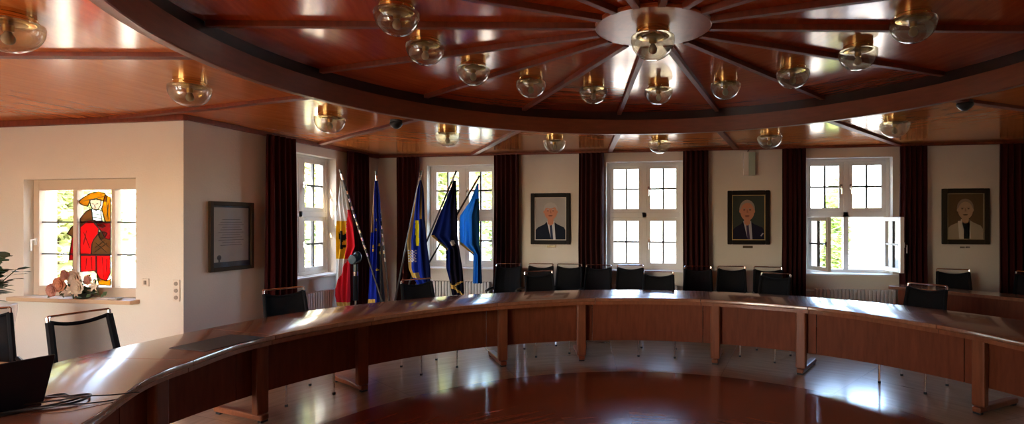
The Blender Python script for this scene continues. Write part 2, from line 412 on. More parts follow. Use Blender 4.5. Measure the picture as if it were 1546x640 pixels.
# stained glass window in the alcove wall
sg = empty('window_%d' % (wn+1), (AX0, YA, AZ0), 0, kind='structure')
w, h = AX1-AX0, AZ1-AZ0; y0, y1 = .09, .16
xs = [.075, .525, .575, 1.02, 1.065, w-.045]; zb, zt = .10, h-.115
mb = MB()
mb.box((0, y0, 0), (xs[0], y1, h)); mb.box((xs[5], y0, 0), (w, y1, h)); mb.box((xs[0], y0, 0), (xs[5], y1, zb)); mb.box((xs[0], y0, zt), (xs[5], y1, h))
mb.box((xs[1], y0, zb), (xs[2], y1, zt)); mb.box((xs[3], y0, zb), (xs[4], y1, zt))
mb.build('window_frame', M['bayframe'], sg, bevel=.006)
for a, b in ((0, 1), (2, 3), (4, 5)):
    p = MB().box((xs[a], y0+.035, zb), (xs[b], y0+.04, zt)).build('pane', M['pane'], sg)
    g = MB()
    for k in (1, 2): z = zb+(zt-zb)*k/3; g.box((xs[a], y0+.028, z-.008), (xs[b], y0+.047, z+.008))
    g.build('lead_bar', M['alu'], p)
hm = MB(); hm.box((.025, y0-.012, .54), (.055, y0, .62)); hm.tube([(.04, y0-.01, .60), (.04, y0-.05, .60), (.04, y0-.05, .48)], .009); hm.build('handle', P('white_handle', (.85, .85, .82), .3), sg)
MB().box((-.09, -.10, -.045), (w+.05, y0, -.002)).build('window_sill', P('wood_sill', (.60, .42, .26), .45, var=.1), sg, bevel=.008)
def sglass(n, c, t=.35): return glass(n, c, diff=t, diffcol=c, rough=.1)
SG = [sglass('stained_ochre', (.50, .27, .02)), sglass('stained_skin', (.62, .50, .40), .6), sglass('stained_white', (.75, .78, .75), .5), sglass('stained_brown', (.22, .12, .05), .5),
      sglass('stained_red', (.62, .01, .025)), sglass('stained_dark_red', (.36, .01, .03)), P('lead_came', (.02, .018, .015), .6)]
def sgp(p): return (-6.22-AX0 + (p[0]-225)*.00200, 1.925-AZ0 - (p[1]-35)*.001665)
shapes = [
 (3, [(128,215),(160,175),(195,150),(206,170),(212,228),(180,225),(128,268)]),
 (0, [(290,62),(326,78),(326,236),(292,238),(268,150)]),
 (2, [(203,152),(262,158),(270,228),(212,230)]),
 (1, [(190,92),(264,92),(262,130),(246,152),(232,161),(210,152),(196,128)]),
 (0, [(122,100),(148,78),(200,48),(250,40),(290,52),(302,78),(296,102),(264,98),(232,84),(196,92),(178,134),(150,128),(128,116)]),
 (4, [(128,268),(180,226),(226,222),(236,250),(250,275),(246,310),(214,350),(204,380),(200,442),(128,444)]),
 (5, [(212,230),(270,228),(292,240),(326,240),(326,350),(290,340),(262,290),(236,262)]),
 (1, [(228,238),(270,245),(292,262),(270,270),(236,262)]),
 (3, [(205,376),(218,345),(250,305),(262,295),(290,340),(326,352),(326,442),(202,442)]),
 (1, [(244,300),(280,296),(302,306),(290,330),(266,346),(250,330)]),
 (3, [(44,310),(70,270),(103,244),(104,322),(78,330)]),
 (5, [(76,332),(104,330),(104,478),(56,482),(60,440)]),
 (3, [(84,486),(104,484),(104,575),(78,572)]),
 (4, [(130,450),(230,448),(232,560),(222,548),(132,556)]),
 (4, [(234,448),(322,448),(324,560),(300,612),(256,598),(236,562)]),
 (0, [(236,572),(256,598),(300,612),(326,600),(326,640),(250,636)]),
]
mb = MB(); yg = y0+.030
for ci, poly in shapes:
    mb.cur = ci; q = [sgp(p) for p in poly]; mb.prismXZ(q, yg-.002, yg+.001)
    mb.cur = 6
    for i in range(len(q)):
        a, b = q[i], q[(i+1) % len(q)]; mb.tube([(a[0], yg-.004, a[1]), (b[0], yg-.004, b[1])], .0050, 5)
mb.cur = 6
for pts in ([(205,118),(216,120)], [(232,120),(244,118)], [(224,122),(222,136),(228,136)], [(216,145),(232,145)], [(150,300),(190,400)], [(170,290),(150,380)], [(170,470),(165,540)], [(270,460),(280,590)], [(300,470),(296,560)], [(200,460),(205,540)],
            [(230,370),(300,430)], [(300,370),(220,430)], [(250,340),(320,400)], [(225,400),(290,350)], [(300,100),(310,220)], [(315,110),(300,200)], [(215,180),(262,190)], [(215,205),(265,212)], [(150,100),(285,72)]):
    q = [sgp(p) for p in pts]; mb.tube([(a[0], yg-.004, a[1]) for a in q], .0036, 5)
mb.build('stained_glass_figure', SG, sg)

# ------------------------------------------------------------------ curtains
def curtain(a0, a1, axis, plane, label, amp=.035, folds=5, zb=.04):
    nn = folds*14; V = []; F = []
    zs = [zb, .5, 1.2, 1.9, 2.45, ZO-.045]
    L = a1-a0; loc = ((a0+a1)/2, plane) if axis == 'x' else (plane, (a0+a1)/2)
    mb = MB()
    rows = []
    for z in zs:
        front = []; back = []
        for k in range(nn+1):
            t = k/nn; sw = .012*sin(z*2.1+a0*3)*(1-z/2.7)
            g = 1 - .10*(z/2.7)**3
            u = (t-.5)*L*(1.02-.04*(z/2.7)) + sw; v = amp*g*sin(t*folds*2*pi + .5*sin(t*9+a0)) + .01*sin(t*31+z)
            front.append((u, v-.012)); back.append((u, v+.012))
        rows.append(front+back[::-1])
    m = len(rows[0])
    for r_, z in zip(rows, zs):
        V += [(u, v, z) if axis == 'x' else (-v, u, z) for u, v in r_]
    for j in range(len(zs)-1):
        for k in range(m): F.append((j*m+k, j*m+(k+1) % m, (j+1)*m+(k+1) % m, (j+1)*m+k))
    F.append(tuple(range(m))); F.append(tuple(range((len(zs)-1)*m, len(zs)*m)))
    mb.add(V, F); o = mb.build('curtain', M['curtain'], smooth='auto'); o.location = (loc[0], loc[1], 0)
    tag(o, label, 'curtain', 'dark red curtains at the windows'); return o
cp = YB-.13
curtain(-4.60, -4.20, 'x', cp, 'dark red curtain at the left side of the window behind the flags')
curtain(-2.95, -2.55, 'x', cp, 'dark red curtain between the flag window and the first portrait')
curtain(-1.60, -1.22, 'x', cp, 'dark red curtain left of the middle window')
curtain(-.05, .32, 'x', cp, 'dark red curtain right of the middle window')
curtain(1.34, 1.66, 'x', cp, 'dark red curtain left of the window with open casements')
curtain(2.88, 3.22, 'x', cp, 'dark red curtain right of the window with open casements')
curtain(4.10, 4.53, 'x', cp, 'dark red curtain at the right edge beyond the grey portrait')
curtain(5.70, 6.17, 'y', XL+.13, 'dark red curtain right of the framed certificate')
curtain(7.29, 7.78, 'y', XL+.13, 'dark red curtain behind the red and white flag')

# ------------------------------------------------------------------ radiators
def radiator(x, y, rz, L, label):
    r = empty('radiator', (x+(.004 if rz else 0), y-(0 if rz else .004), .12), rz, label, 'radiator', 'radiators under the windows')
    n = int(L/.05); mb = MB()
    for k in range(n):
        u = k*.05
        mb.box((u+.006, -.13, .0), (u+.044, -.10, .53)); mb.box((u+.006, -.06, .0), (u+.044, -.03, .53))
        mb.tube([(u+.025, -.12, .02), (u+.025, -.03, .02)], .02, 6); mb.tube([(u+.025, -.12, .51), (u+.025, -.03, .51)], .02, 6)
    mb.tube([(0, -.08, .03), (n*.05, -.08, .03)], .016, 8); mb.tube([(0, -.08, .5), (n*.05, -.08, .5)], .016, 8)
    mb.build('radiator_body', M['radiator'], r, bevel=.006)
    v = MB(); v.tube([(-.10, -.08, .5), (0, -.08, .5)], .014); v.tube([(-.13, -.08, .5), (-.07, -.08, .5)], .026, 12); v.build('valve', M['radiator'], r, smooth='auto')
    MB().tube([(-.06, -.08, .5), (-.06, -.08, -.12)], .009).build('pipe', M['radiator'], r)
    for u in (.1, L-.15): MB().box((u, -.09, .2), (u+.04, 0, .24)).build('bracket', M['radiator'], r)
radiator(-4.02, YB, 0, 1.0, 'white ribbed radiator below the window behind the flags')
radiator(-1.13, YB, 0, 1.0, 'white ribbed radiator below the middle window')
radiator(1.78, YB, 0, 1.05, 'white ribbed radiator below the window with open casements')
radiator(XL, 6.15, R(90), 1.0, 'white ribbed radiator under the left side window beside the red and white flag')

# ------------------------------------------------------------------ pictures
frame_black = P('black_lacquer_frame', (.012, .009, .008), .6, spec=.15); gilt = P('gilt_slip', (.62, .47, .20), .35, .8)
def ell(cx, cz, rx, rz, n=20, a0=0, a1=360): return [(cx+rx*cos(R(a0+(a1-a0)*k/n)), cz+rz*sin(R(a0+(a1-a0)*k/n))) for k in range(n)]
def portrait(x0, x1, z0, z1, label, pal, style, fr, slip):
    r = empty('portrait', ((x0+x1)/2, YB, z0), 0, label, 'picture', 'framed portraits on the back wall')
    w, h = x1-x0, z1-z0; b = .065
    mb = MB(); mb.box((-w/2, -.045, 0), (-w/2+b, -.002, h)); mb.box((w/2-b, -.045, 0), (w/2, -.002, h)); mb.box((-w/2+b, -.045, 0), (w/2-b, -.002, b)); mb.box((-w/2+b, -.045, h-b), (w/2-b, -.002, h))
    mb.build('picture_frame', fr, r, bevel=.01)
    s = .01; mb = MB(); i0, i1 = w/2-b, h-b
    mb.box((-i0, -.034, b), (-i0+s, -.015, i1)); mb.box((i0-s, -.034, b), (i0, -.015, i1)); mb.box((-i0+s, -.034, b), (i0-s, -.015, b+s)); mb.box((-i0+s, -.034, i1-s), (i0-s, -.015, i1))
    mb.build('slip', slip, r)
    mb = MB(); mb.cur = 0; mb.box((-i0, -.016, b), (i0, -.008, i1))
    W, H = 2*i0, i1-b
    def sh(mi, poly, lay):
        mb.cur = mi; q = [(max(-i0, min(i0, u*W)), b+max(0, min(1, v))*H) for u, v in poly]; mb.prismXZ(q, -.016-.0007*lay, -.0155)
    hx, hz = style['head']; rx, rz = style['hr']
    # suit, shirt, tie, neck, head, hair, features
    sh(1, [(-.5, 0), (-.5, style['sh']-.08), (-.40, style['sh']), (-.20+hx, style['sh']+.07), (hx-.10, style['sh']+.13), (hx+.10, style['sh']+.13), (hx+.22, style['sh']+.07), (.42, style['sh']), (.5, style['sh']-.1), (.5, 0)], 1)
    sh(2, [(hx-.12, style['sh']+.14), (hx+.12, style['sh']+.14), (hx+.16, 0.0), (hx+.02, 0)], 2)
    if style.get('waist'): sh(2, [(hx-.20, style['sh']+.10), (hx+.12, style['sh']+.14), (hx+.12, 0.0), (hx-.16, 0)], 2)
    sh(3, [(hx-.035, style['sh']+.08), (hx+.04, style['sh']+.08), (hx+.09, 0.0), (hx+.01 if not style.get('waist') else hx-.04, 0)], 3)
    sh(1, [(hx-.16, style['sh']+.10), (hx-.12, style['sh']+.13), (hx-.01, .0), (hx-.16, 0)], 4) if not style.get('waist') else None
    sh(4, [(hx-.09, style['sh']+.08), (hx, style['sh']+.04), (hx+.09, style['sh']+.08), (hx+.10, hz-.05), (hx-.10, hz-.05)], 4)
    sh(5, ell(hx, hz+.05, rx*1.12, rz*1.02), 5)
    sh(4, ell(hx+.005, hz-.012, rx, rz), 6)
    sh(5, ell(hx-.02, hz+rz*.78, rx*.85, rz*.30), 7) if style['hair'] else None
    for sx in (-1, 1):
        sh(5, ell(hx+sx*rx*.42, hz+rz*.30, rx*.24, rz*.045, 10), 8); sh(6, ell(hx+sx*rx*.42, hz+rz*.14, rx*.16, rz*.06, 10), 8)
        sh(4, ell(hx+sx*rx*1.0, hz-.0, rx*.14, rz*.2, 10), 7)
    sh(7, [(hx-.012, hz+.05), (hx+.02, hz+.02), (hx+.035, hz-.035), (hx-.02, hz-.035)], 8)
    sh(6, ell(hx, hz-rz*.52, rx*.36, rz*.05, 12), 8); sh(7, ell(hx, hz-rz*.62, rx*.30, rz*.07, 12), 7)
    if style.get('hanky'): sh(2, [(.36, .10), (.42, .16), (.46, .15), (.38, .08)], 5)
    mats = [P(label[:14]+str(i), c, .7, spec=.08, var=.12 if i in (0, 1) else .03, vscale=6) for i, c in enumerate(pal)]
    mb.build('painting', mats, r)
portrait(-2.385, -1.755, 1.243, 2.035, 'framed portrait of a grey-haired person in dark suit against pale background',
         [(.36,.35,.33),(.012,.016,.028),(.62,.62,.62),(.03,.04,.08),(.55,.24,.15),(.42,.40,.38),(.12,.05,.04),(.40,.16,.10)],
         dict(head=(0, .66), hr=(.20, .17), sh=.30, hair=True), frame_black, P('pale_slip', (.55,.50,.42), .4))
portrait(.592, 1.186, 1.262, 2.047, 'framed portrait of a bald person in navy suit with white pocket handkerchief, dark background',
         [(.050,.060,.050),(.015,.014,.030),(.40,.38,.42),(.06,.04,.08),(.50,.22,.13),(.30,.26,.22),(.12,.05,.04),(.36,.14,.09)],
         dict(head=(-.04, .64), hr=(.21, .20), sh=.28, hair=False, hanky=True), frame_black, gilt)
portrait(3.445, 4.03, 1.286, 2.046, 'framed brownish portrait of a smiling person in light jacket and dark tie',
         [(.13,.085,.045),(.36,.30,.21),(.60,.55,.45),(.015,.015,.015),(.42,.30,.19),(.27,.21,.15),(.05,.035,.02),(.28,.19,.12)],
         dict(head=(.0, .64), hr=(.20, .19), sh=.30, hair=False, waist=True), P('dark_wood_frame', (.03,.024,.016), .6, spec=.15), P('slip_brown', (.28,.22,.12), .4, .3))
for x, z, lab in ((-2.06, 1.195, 'small brass plate under the portrait on pale background'), (.88, 1.21, 'small dark plate under the portrait of the bald person')):
    o = MB().box((-.07, -.012, 0), (.07, 0, .035)).build('name_plate', P('plate_metal', (.10,.075,.045), .35, .7), bevel=.003); o.location = (x, YB, z); tag(o, lab, 'name plate', 'plates under the portraits')
o = MB(); o.box((-.05, -.02, 0), (.0, 0, .02)); o.box((.02, -.03, .002), (.06, 0, .022)); o = o.build('picture_label_holder', P('plate_metal_pale', (.25,.22,.18), .35, .7)); o.location = (3.73, YB, 1.235); tag(o, 'small pale metal clip under the brownish portrait', 'name plate', 'plates under the portraits')

# certificate on the left wall (Y 5.02-5.61)
r = empty('framed_certificate', (XL, 5.315, 1.055), R(90), 'brown framed grey document hanging on the wall left of the curtain', 'picture')
w, h, b = .60, .76, .045
dk = P('brown_wood_frame', (.055, .032, .016), .6, spec=.1)
mb = MB(); mb.box((-w/2, -.035, 0), (-w/2+b, 0, h)); mb.box((w/2-b, -.035, 0), (w/2, 0, h)); mb.box((-w/2+b, -.035, 0), (w/2-b, 0, b)); mb.box((-w/2+b, -.035, h-b), (w/2-b, 0, h)); mb.build('picture_frame', dk, r, bevel=.008)
mb = MB(); mb.box((-w/2+b, -.012, b), (w/2-b, -.004, h-b)); mb.cur = 1
mb.box((-w/2+.065, -.0135, .10), (w/2-.065, -.0125, h-.065)); mb.cur = 2
for k in range(11):
    z = h-.20-k*.028; L_ = .13+.05*((k*7) % 3)/2
    mb.box((-L_, -.0145, z), (L_*.9, -.0132, z+.006))
mb.cur = 3; mb.prismXZ(ell(-.17, .15, .028, .028), -.015, -.0132); mb.box((-.18, -.015, .10), (-.16, -.0132, .15))
mb.build('document', [P('mount_dark', (.05, .04, .035), .6), P('parchment', (.52, .47, .38), .7, var=.15, vscale=8), P('faded_ink', (.17, .15, .12), .7), P('wax_seal', (.06, .03, .02), .5)], r)
MB().box((-w/2+b, -.020, b), (w/2-b, -.018, h-b)).build('picture_glass', M['pglass'], r)

# pale box high on back wall above the second portrait
r = empty('wall_box', (.885, YB, 2.262), 0, 'pale box with greenish glass half, high on wall above the bald portrait', 'wall box')
MB().box((-.07, -.09, 0), (.0, 0, .335)).build('housing', P('white_housing', (.72, .68, .60), .5), r, bevel=.006)
MB().box((0, -.09, 0), (.09, 0, .335)).build('green_panel', P('pale_green_panel', (.40, .50, .40), .3), r, bevel=.006)
mb = MB(); mb.tube([(-.01, -.05, .335), (-.005, -.05, .36), (.015, -.05, .375)], .006); mb.build('hook', M['blackpl'], r)

# sockets on alcove wall
wp = P('switch_white', (.70, .62, .52), .4)
o = empty('light_switch', (-5.435, YA, .935), 0, 'small square switch on the wall right of the stained glass window', 'switch')
MB().box((-.04, -.012, 0), (.04, 0, .08)).build('cover', wp, o, bevel=.004); MB().box((-.012, -.02, .02), (.012, -.01, .06)).build('rocker', P('switch_grey', (.25, .2, .16), .4), o)
o = empty('socket_strip', (-5.065, YA, .79), 0, 'tall narrow switch plate near the wall corner left of the certificate', 'switch')
MB().box((-.04, -.012, 0), (.04, 0, .22)).build('cover', wp, o, bevel=.004)
for z in (.04, .11, .18): MB().tube([(0, -.018, z), (0, -.01, z)], .02, 16).build('socket', P('socket_grey', (.3, .25, .2), .4), o)

# ------------------------------------------------------------------ ceiling lamps
def make_lamp():
    r = empty('ceiling_lamp', (0, 0, 0))
    mb = MB(); mb.lathe([(.0, 0), (.108, 0), (.108, -.018), (.101, -.020), (.101, -.024), (.106, -.026), (.106, -.036), (.101, -.038), (.101, -.041), (.106, -.043), (.106, -.052), (.098, -.055), (.0, -.055)], 40)
    c = mb.build('brass_collar', M['brass'], r, smooth='auto')
    for k in range(3):
        a = 2*pi*k/3+.5; MB().sphere((.110*cos(a), .110*sin(a), -.031), .006, 8, 6).build('screw', M['brass'], c)
    gz = lambda z: z+.034
    gp = [(.100, -.086), (.132, -.086), (.1415, -.089), (.1435, -.098), (.143, -.118), (.138, -.142), (.127, -.168), (.109, -.194), (.083, -.217), (.050, -.233), (.02, -.239), (.0005, -.240)]
    MB().lathe([(a, gz(b)) for a, b in gp], 40).build('glass_globe', M['globe'], r, smooth=True)
    mb = MB(); mb.lathe([(.075, -.055), (.050, -.062), (.026, -.068), (.022, -.100), (.0, -.101)], 24); mb.build('lamp_holder', P('aged_brass', (.45, .28, .10), .3, 1), r, smooth='auto')
    bm = MB(); bm.lathe([(.014, -.100), (.018, -.111), (.027, -.126), (.029, -.141), (.022, -.158), (.010, -.166), (.0005, -.168)], 16); bm.build('bulb', P('clear_bulb', (.45, .43, .36), .15), r, smooth=True)
    return r
lamp0 = make_lamp(); first = [True]
def place_lamp(x, y, z, sc, label, group):
    o = lamp0 if first[0] else copy_tree(lamp0); first[0] = False
    o.location = (x, y, z); o.scale = (sc, sc, sc); o.rotation_euler = (0, 0, random.random()*6)
    tag(o, label, 'lamp', group)
place_lamp(CC[0], CC[1], ZI-.03, 1.0, 'brass and glass lamp at the hub of the ceiling spokes', 'lamps in the middle')
ring = {0: 'leftmost in the frame, cut by the top edge', 1: 'second from left', 2: 'third from left', 3: 'fourth from left', 4: 'directly left of the one below the hub lamp', 5: 'directly below the hub lamp', 6: 'next right of the one below the hub lamp', 7: 'third from right', 8: 'second from right, before the pale reflection', 9: 'rightmost, near the top edge'}
for k in range(10):
    a = R(202.5-22.2*k)
    place_lamp(CC[0]+1.588*cos(a), CC[1]+1.588*sin(a), ZI, .92, 'brass lamp of the inner ceiling circle, ' + ring[k], 'lamps on the inner ceiling circle')
ring = {0: 'cut by the left edge of the picture', 1: 'over the alcove wall corner', 2: 'above the curtain by the left side window', 3: 'above the window behind the flags', 4: 'above the first portrait', 5: 'above the middle window', 6: 'above the second portrait and pale box', 7: 'above the curtain right of the open window'}
for k in range(8):
    a = R(202.8-22.15*k)
    place_lamp(CC[0]+3.485*cos(a), CC[1]+3.485*sin(a), ZO, 1.0, 'brass and glass lamp on the outer ceiling, ' + ring[k], 'lamps on the outer ceiling circle')
for (x, y, lab) in ((-3.03, 5.376, 'small dark smoke detector on the ceiling left of the flags'), (2.433, 5.389, 'small dark smoke detector on the ceiling at the right')):
    r = empty('smoke_detector', (x, y, ZO), 0, lab, 'smoke detector', 'smoke detectors')
    MB().lathe([(0, 0), (.062, 0), (.062, -.02), (.0, -.02)], 24).build('base', P('detector_ring', (.06, .055, .05), .5), r, smooth='auto')
    MB().lathe([(.05, -.02), (.066, -.026), (.066, -.048), (.045, -.075), (.02, -.092), (.0, -.094)], 24).build('dome', M['blackpl'], r, smooth=True)

# ------------------------------------------------------------------ the ring of desks
def interp(tab):
    def f(a):
        a = (a+180) % 360-180
        if a < -60: a += 360
        for (a0, v0), (a1, v1) in zip(tab, tab[1:]):
            if a0 <= a <= a1:
                t = (a-a0)/(a1-a0); t = t*t*(3-2*t); return v0+(v1-v0)*t
        return tab[0][1] if a < tab[0][0] else tab[-1][1]
    return f
rin = interp([(-60, 2.78), (25, 2.80), (40, 2.86), (62, 2.98), (84, 3.0), (106, 2.96), (126, 2.90), (156, 2.86), (173, 2.88), (187, 2.79), (207, 2.62), (240, 2.55)])
rout = interp([(-60, 3.74), (60, 3.74), (150, 3.70), (180, 3.58), (240, 3.50)])
LEGS = {}
def desk(a0, a1, legs, label):
    am = R((a0+a1)/2); r = empty('council_desk', (TC[0]+3.3*cos(am), TC[1]+3.3*sin(am), 0), 0, label, 'desk', 'wooden desks forming the ring')
    g = .06
    mb = MB(); mb.arcband(TC, rin, rout, a0+g, a1-g, .712, .75, 20, bev=.008); mb.build('tabletop', M['top'] if legs else M['top2'], r, world=True, smooth='auto')
    mb = MB(); mb.arcband(TC, lambda a: rin(a)+.035, lambda a: rin(a)+.11, a0+g, a1-g, .675, .7125, 20); mb.arcband(TC, lambda a: rout(a)-.14, lambda a: rout(a)-.11, a0+g, a1-g, .665, .7125, 20)
    mb.build('apron', M['edge'], r, world=True, smooth='auto')
    pr = lambda a: rin(a)+.33 if False else 3.27 if a < 170 or a > 400 else 3.27
    mb = MB(); mb.arcband(TC, 3.29, 3.31, a0+.07, a1-.07, .215, .712, 20); mb.build('modesty_panel', M['panel'], r, world=True, smooth='auto')
    for la in legs:
        a = R(la); d = Vector((cos(a), sin(a), 0)); nrm = Vector((-sin(a), cos(a), 0)); c = Vector((TC[0], TC[1], 0))
        def blk(r0, r1, w, z0, z1, mb):
            p0, p1 = c+d*r0, c+d*r1
            return mb.prism([(p0+nrm*w/2)[:2], (p0-nrm*w/2)[:2], (p1-nrm*w/2)[:2], (p1+nrm*w/2)[:2]], z0, z1)
        lg = blk(3.215, 3.285, .105, .06, .712, MB()); o = lg.build('leg', M['leg'], r, world=True, bevel=.014)
        blk(3.19, 3.78, .07, .015, .062, MB()).build('foot', M['leg'], o, world=True, bevel=.012)
        for ra, rb2 in ((3.20, 3.24), (3.70, 3.75)): blk(ra, rb2, .06, 0, .0155, MB()).build('glide', M['rubber'], o, world=True)
desk(199, 221, [203], 'curved wooden desk at the lower left corner carrying the laptop')
desk(185, 199, [197], 'curved wooden desk beside the laptop, left of the translucent-back chair')
desk(170, 185, [181], 'curved wooden desk with dark writing pad, nearest the alcove window')
desk(152.5, 170, [167], 'curved wooden desk below the certificate, before the side window')
desk(127, 152.5, [150.5], 'long curved wooden desk in front of the group of flags')
desk(105.7, 127, [124, 108], 'curved wooden desk in front of the first portrait')
desk(83.5, 105.7, [], 'wooden desk section without own legs in front of the middle window')
desk(62.5, 83.5, [81, 65], 'curved wooden desk in front of the second portrait')
desk(39.5, 62.5, [], 'long wooden desk section reflecting the open window')
desk(17, 39.5, [37, 20], 'curved wooden desk at the right edge in front of the corner desk')
desk(-5, 17, [], 'curved wooden desk section running out of the frame at right')

# dark writing pad, laptop, cables
o = MB(); o.box((-.23, -.16, 0), (.23, .16, .004)); o = o.build('desk_pad', P('dark_leather', (.02, .018, .02), .5), bevel=.001); o.location = (-3.22, 3.33, .7505); o.rotation_euler = (0, 0, R(84)); tag(o, 'dark rectangular writing pad lying on the left desk', 'desk pad')
lp = empty('laptop', (-2.99, 1.885, .7505), R(80), 'open black laptop seen from behind on the lower left desk', 'laptop')
plast = P('laptop_black', (.012, .010, .016), .35)
# local: +x along hinge, -y = towards lid back (room centre), +y towards the user
mb = MB(); mb.box((-.19, 0, .0), (.19, .25, .018)); mb.build('base', plast, lp, bevel=.004)
lid = MB().box((-.19, -.012, 0), (.19, -.004, .245)); lid.xf(Matrix.Translation((0, .0, .014)) @ Matrix.Rotation(R(22), 4, 'X')); lid = lid.build('lid', plast, lp, bevel=.003)
sc_ = MB().box((-.175, -.0045, .012), (.175, -.003, .232)); sc_.xf(Matrix.Translation((0, 0, .014)) @ Matrix.Rotation(R(22), 4, 'X')); sc_.build('screen', P('dark_screen', (.02, .02, .03), .1), lid)
mb = MB()
for i in range(5):
    for j in range(13): mb.box((-.165+j*.0255, .05+i*.024, .018), (-.143+j*.0255, .070+i*.024, .021))
mb.build('keyboard', M['blackpl'], lp)
def smooth_pts(pts, k=6):
    out = []
    for i in range(len(pts)-1):
        p0, p1, p2, p3 = [Vector(pts[max(0, min(len(pts)-1, j))]) for j in (i-1, i, i+1, i+2)]
        for t in range(k):
            t /= k; out.append(.5*((2*p1)+(p2-p0)*t+(2*p0-5*p1+4*p2-p3)*t*t+(3*p1-p0-3*p2+p3)*t**3))
    out.append(Vector(pts[-1])); return out
zc = .756
for i, (pts, lab, rr) in enumerate((
    ([(-3.04, 2.12, zc), (-3.00, 2.19, zc), (-2.93, 2.17, zc), (-2.86, 2.20, zc+.004), (-2.79, 2.14, zc+.008), (-2.80, 2.06, zc+.004), (-2.90, 1.97, zc), (-2.95, 1.86, zc)], 'looped black cable bundle lying beside the laptop', .0055),
    ([(-3.02, 2.13, zc+.004), (-2.96, 2.14, zc+.006), (-2.88, 2.13, zc+.010), (-2.80, 2.11, zc+.016), (-2.84, 2.02, zc+.010), (-2.94, 1.93, zc+.006)], 'second black loop of the cable bundle beside the laptop', .0045),
    ([(-2.98, 1.98, zc+.012), (-2.88, 2.06, zc+.014), (-2.78, 2.12, zc+.022), (-2.72, 2.19, zc+.010), (-2.66, 2.28, zc)], 'thin black cable running from the bundle over the desk edge', .003),
    ([(-2.97, 1.90, zc+.004), (-2.86, 1.98, zc+.008), (-2.76, 2.03, zc+.012), (-2.69, 2.11, zc+.003), (-2.66, 2.16, zc)], 'thin black cable nearest the lower frame edge on the desk', .003))):
    o = MB().tube(smooth_pts(pts), rr, 8).build('cable', M['blackpl'], smooth=True); recenter(o); tag(o, lab, 'cable', 'black cables by the laptop')

# corner desk at the back right
p0 = Vector((2.62, 7.83, 0)); d = Vector((.70, -.714, 0)).normalized(); nr = Vector((-d.y, d.x, 0))
r = empty('corner_desk', tuple(p0+d*.9+nr*.2), 0, 'straight wooden desk standing askew in the back right corner', 'desk')
def dpoly(u0, u1, v0, v1): return [tuple((p0+d*u+nr*v)[:2]) for u, v in ((u0, v0), (u1, v0), (u1, v1), (u0, v1))]
MB().prism(dpoly(0, 2.1, 0, .38), .71, .75).build('tabletop', M['top'], r, world=True, bevel=.006)
MB().prism(dpoly(.10, 2.0, .05, .075), .12, .71).build('modesty_panel', M['panel'], r, world=True)
for u in (.10, 1.95):
    MB().prism(dpoly(u, u+.05, .076, .35), .0, .71).build('side_panel', M['leg'], r, world=True, bevel=.006)

# ------------------------------------------------------------------ chairs
def make_chair(mesh_mat, frame_w=.04):
    """faces +y; origin at floor under the seat"""
    r = empty('conference_chair', (0, 0, 0))
    def P_(x, z): return (x, -.20-.13*((z-.45)/.5), z)      # leaning back plane
    bw0, bw1 = .207, .188
    def xw(z): return bw0+(bw1-bw0)*((z-.50)/.43)
    rows = 10; V = []; F = []
    # mesh back with concave upper edge
    nx = 12
    for j in range(rows+1):
        for i in range(nx+1):
            t = i/nx*2-1; z = .50+(.925-.50)*j/rows
            if j > 0: z -= .035*(1-t*t)*(j/rows)**3
            x = t*(xw(z)-.01); p = P_(x, z); V.append((p[0], p[1]-.03*(1-t*t), p[2]))
    for j in range(rows):
        for i in range(nx): F.append((j*(nx+1)+i, j*(nx+1)+i+1, (j+1)*(nx+1)+i+1, (j+1)*(nx+1)+i))
    o = MB().add(V, F).build('backrest', mesh_mat, r, smooth=True)
    md = o.modifiers.new('s', 'SOLIDIFY'); md.thickness = .004
    # black edge band
    mb = MB(); top = [V[rows*(nx+1)+i] for i in range(nx+1)]; bot = [V[i] for i in range(nx+1)]
    mb.tube(top, frame_w*.28, 6); mb.tube(bot, frame_w*.28, 6)
    for s in (-1, 1):
        pts = [P_(s*(xw(z)-.010), z) for z in (.46, .6, .75, .925)]
        mb.tube(pts, frame_w*.45, 8)
    mb.build('back_frame', M['black'], r, smooth='auto')
    mb = MB(); zt = .962
    mb.tube([P_(-xw(.92)+.004, .90), P_(-xw(.95)+.004, zt-.008), P_(-xw(.95)+.014, zt)], .010, 8); mb.tube([P_(xw(.92)-.004, .90), P_(xw(.95)-.004, zt-.008), P_(xw(.95)-.014, zt)], .010, 8)
    mb.tube([P_(-xw(.95)+.006, zt), P_(xw(.95)-.006, zt)], .0075, 8); mb.build('top_rail', M['chrome'], r, smooth='auto')
    # seat
    mb = MB(); mb.box((-.205, -.20, .435), (.205, .24, .475)); mb.build('seat', M['black'], r, bevel=.018)
    # chrome frame
    for s in (-1, 1):
        MB().tube([(s*.212, .20, .0), (s*.212, .19, .45), (s*.213, .17, .605)], .011, 8).build('leg', M['chrome'], r, smooth='auto')
        MB().tube([(s*.212, -.26, .0), (s*.210, -.22, .30), (s*.208, -.20, .50), P_(s*.204, .58)], .011, 8).build('leg', M['chrome'], r, smooth='auto')
        a = MB(); a.tube([(s*.214, .19, .615), (s*.216, .0, .622), (s*.213, -.235, .615)], [.016, .018, .014], 8); a.build('armrest', M['blackpl'], r, smooth='auto')
        for fy in (.20, -.26): MB().tube([(s*.212, fy, 0), (s*.212, fy, .02)], .014, 8).build('foot_cap', M['rubber'], r)
    mb = MB(); mb.tube([(-.212, .19, .43), (.212, .19, .43)], .009); mb.tube([(-.208, -.2, .43), (.208, -.2, .43)], .009); mb.build('cross_bar', M['chrome'], r, smooth='auto')
    return r
chA = make_chair(M['mesh_open'], .05); chB = make_chair(M['mesh']); usedA = [False]; usedB = [False]
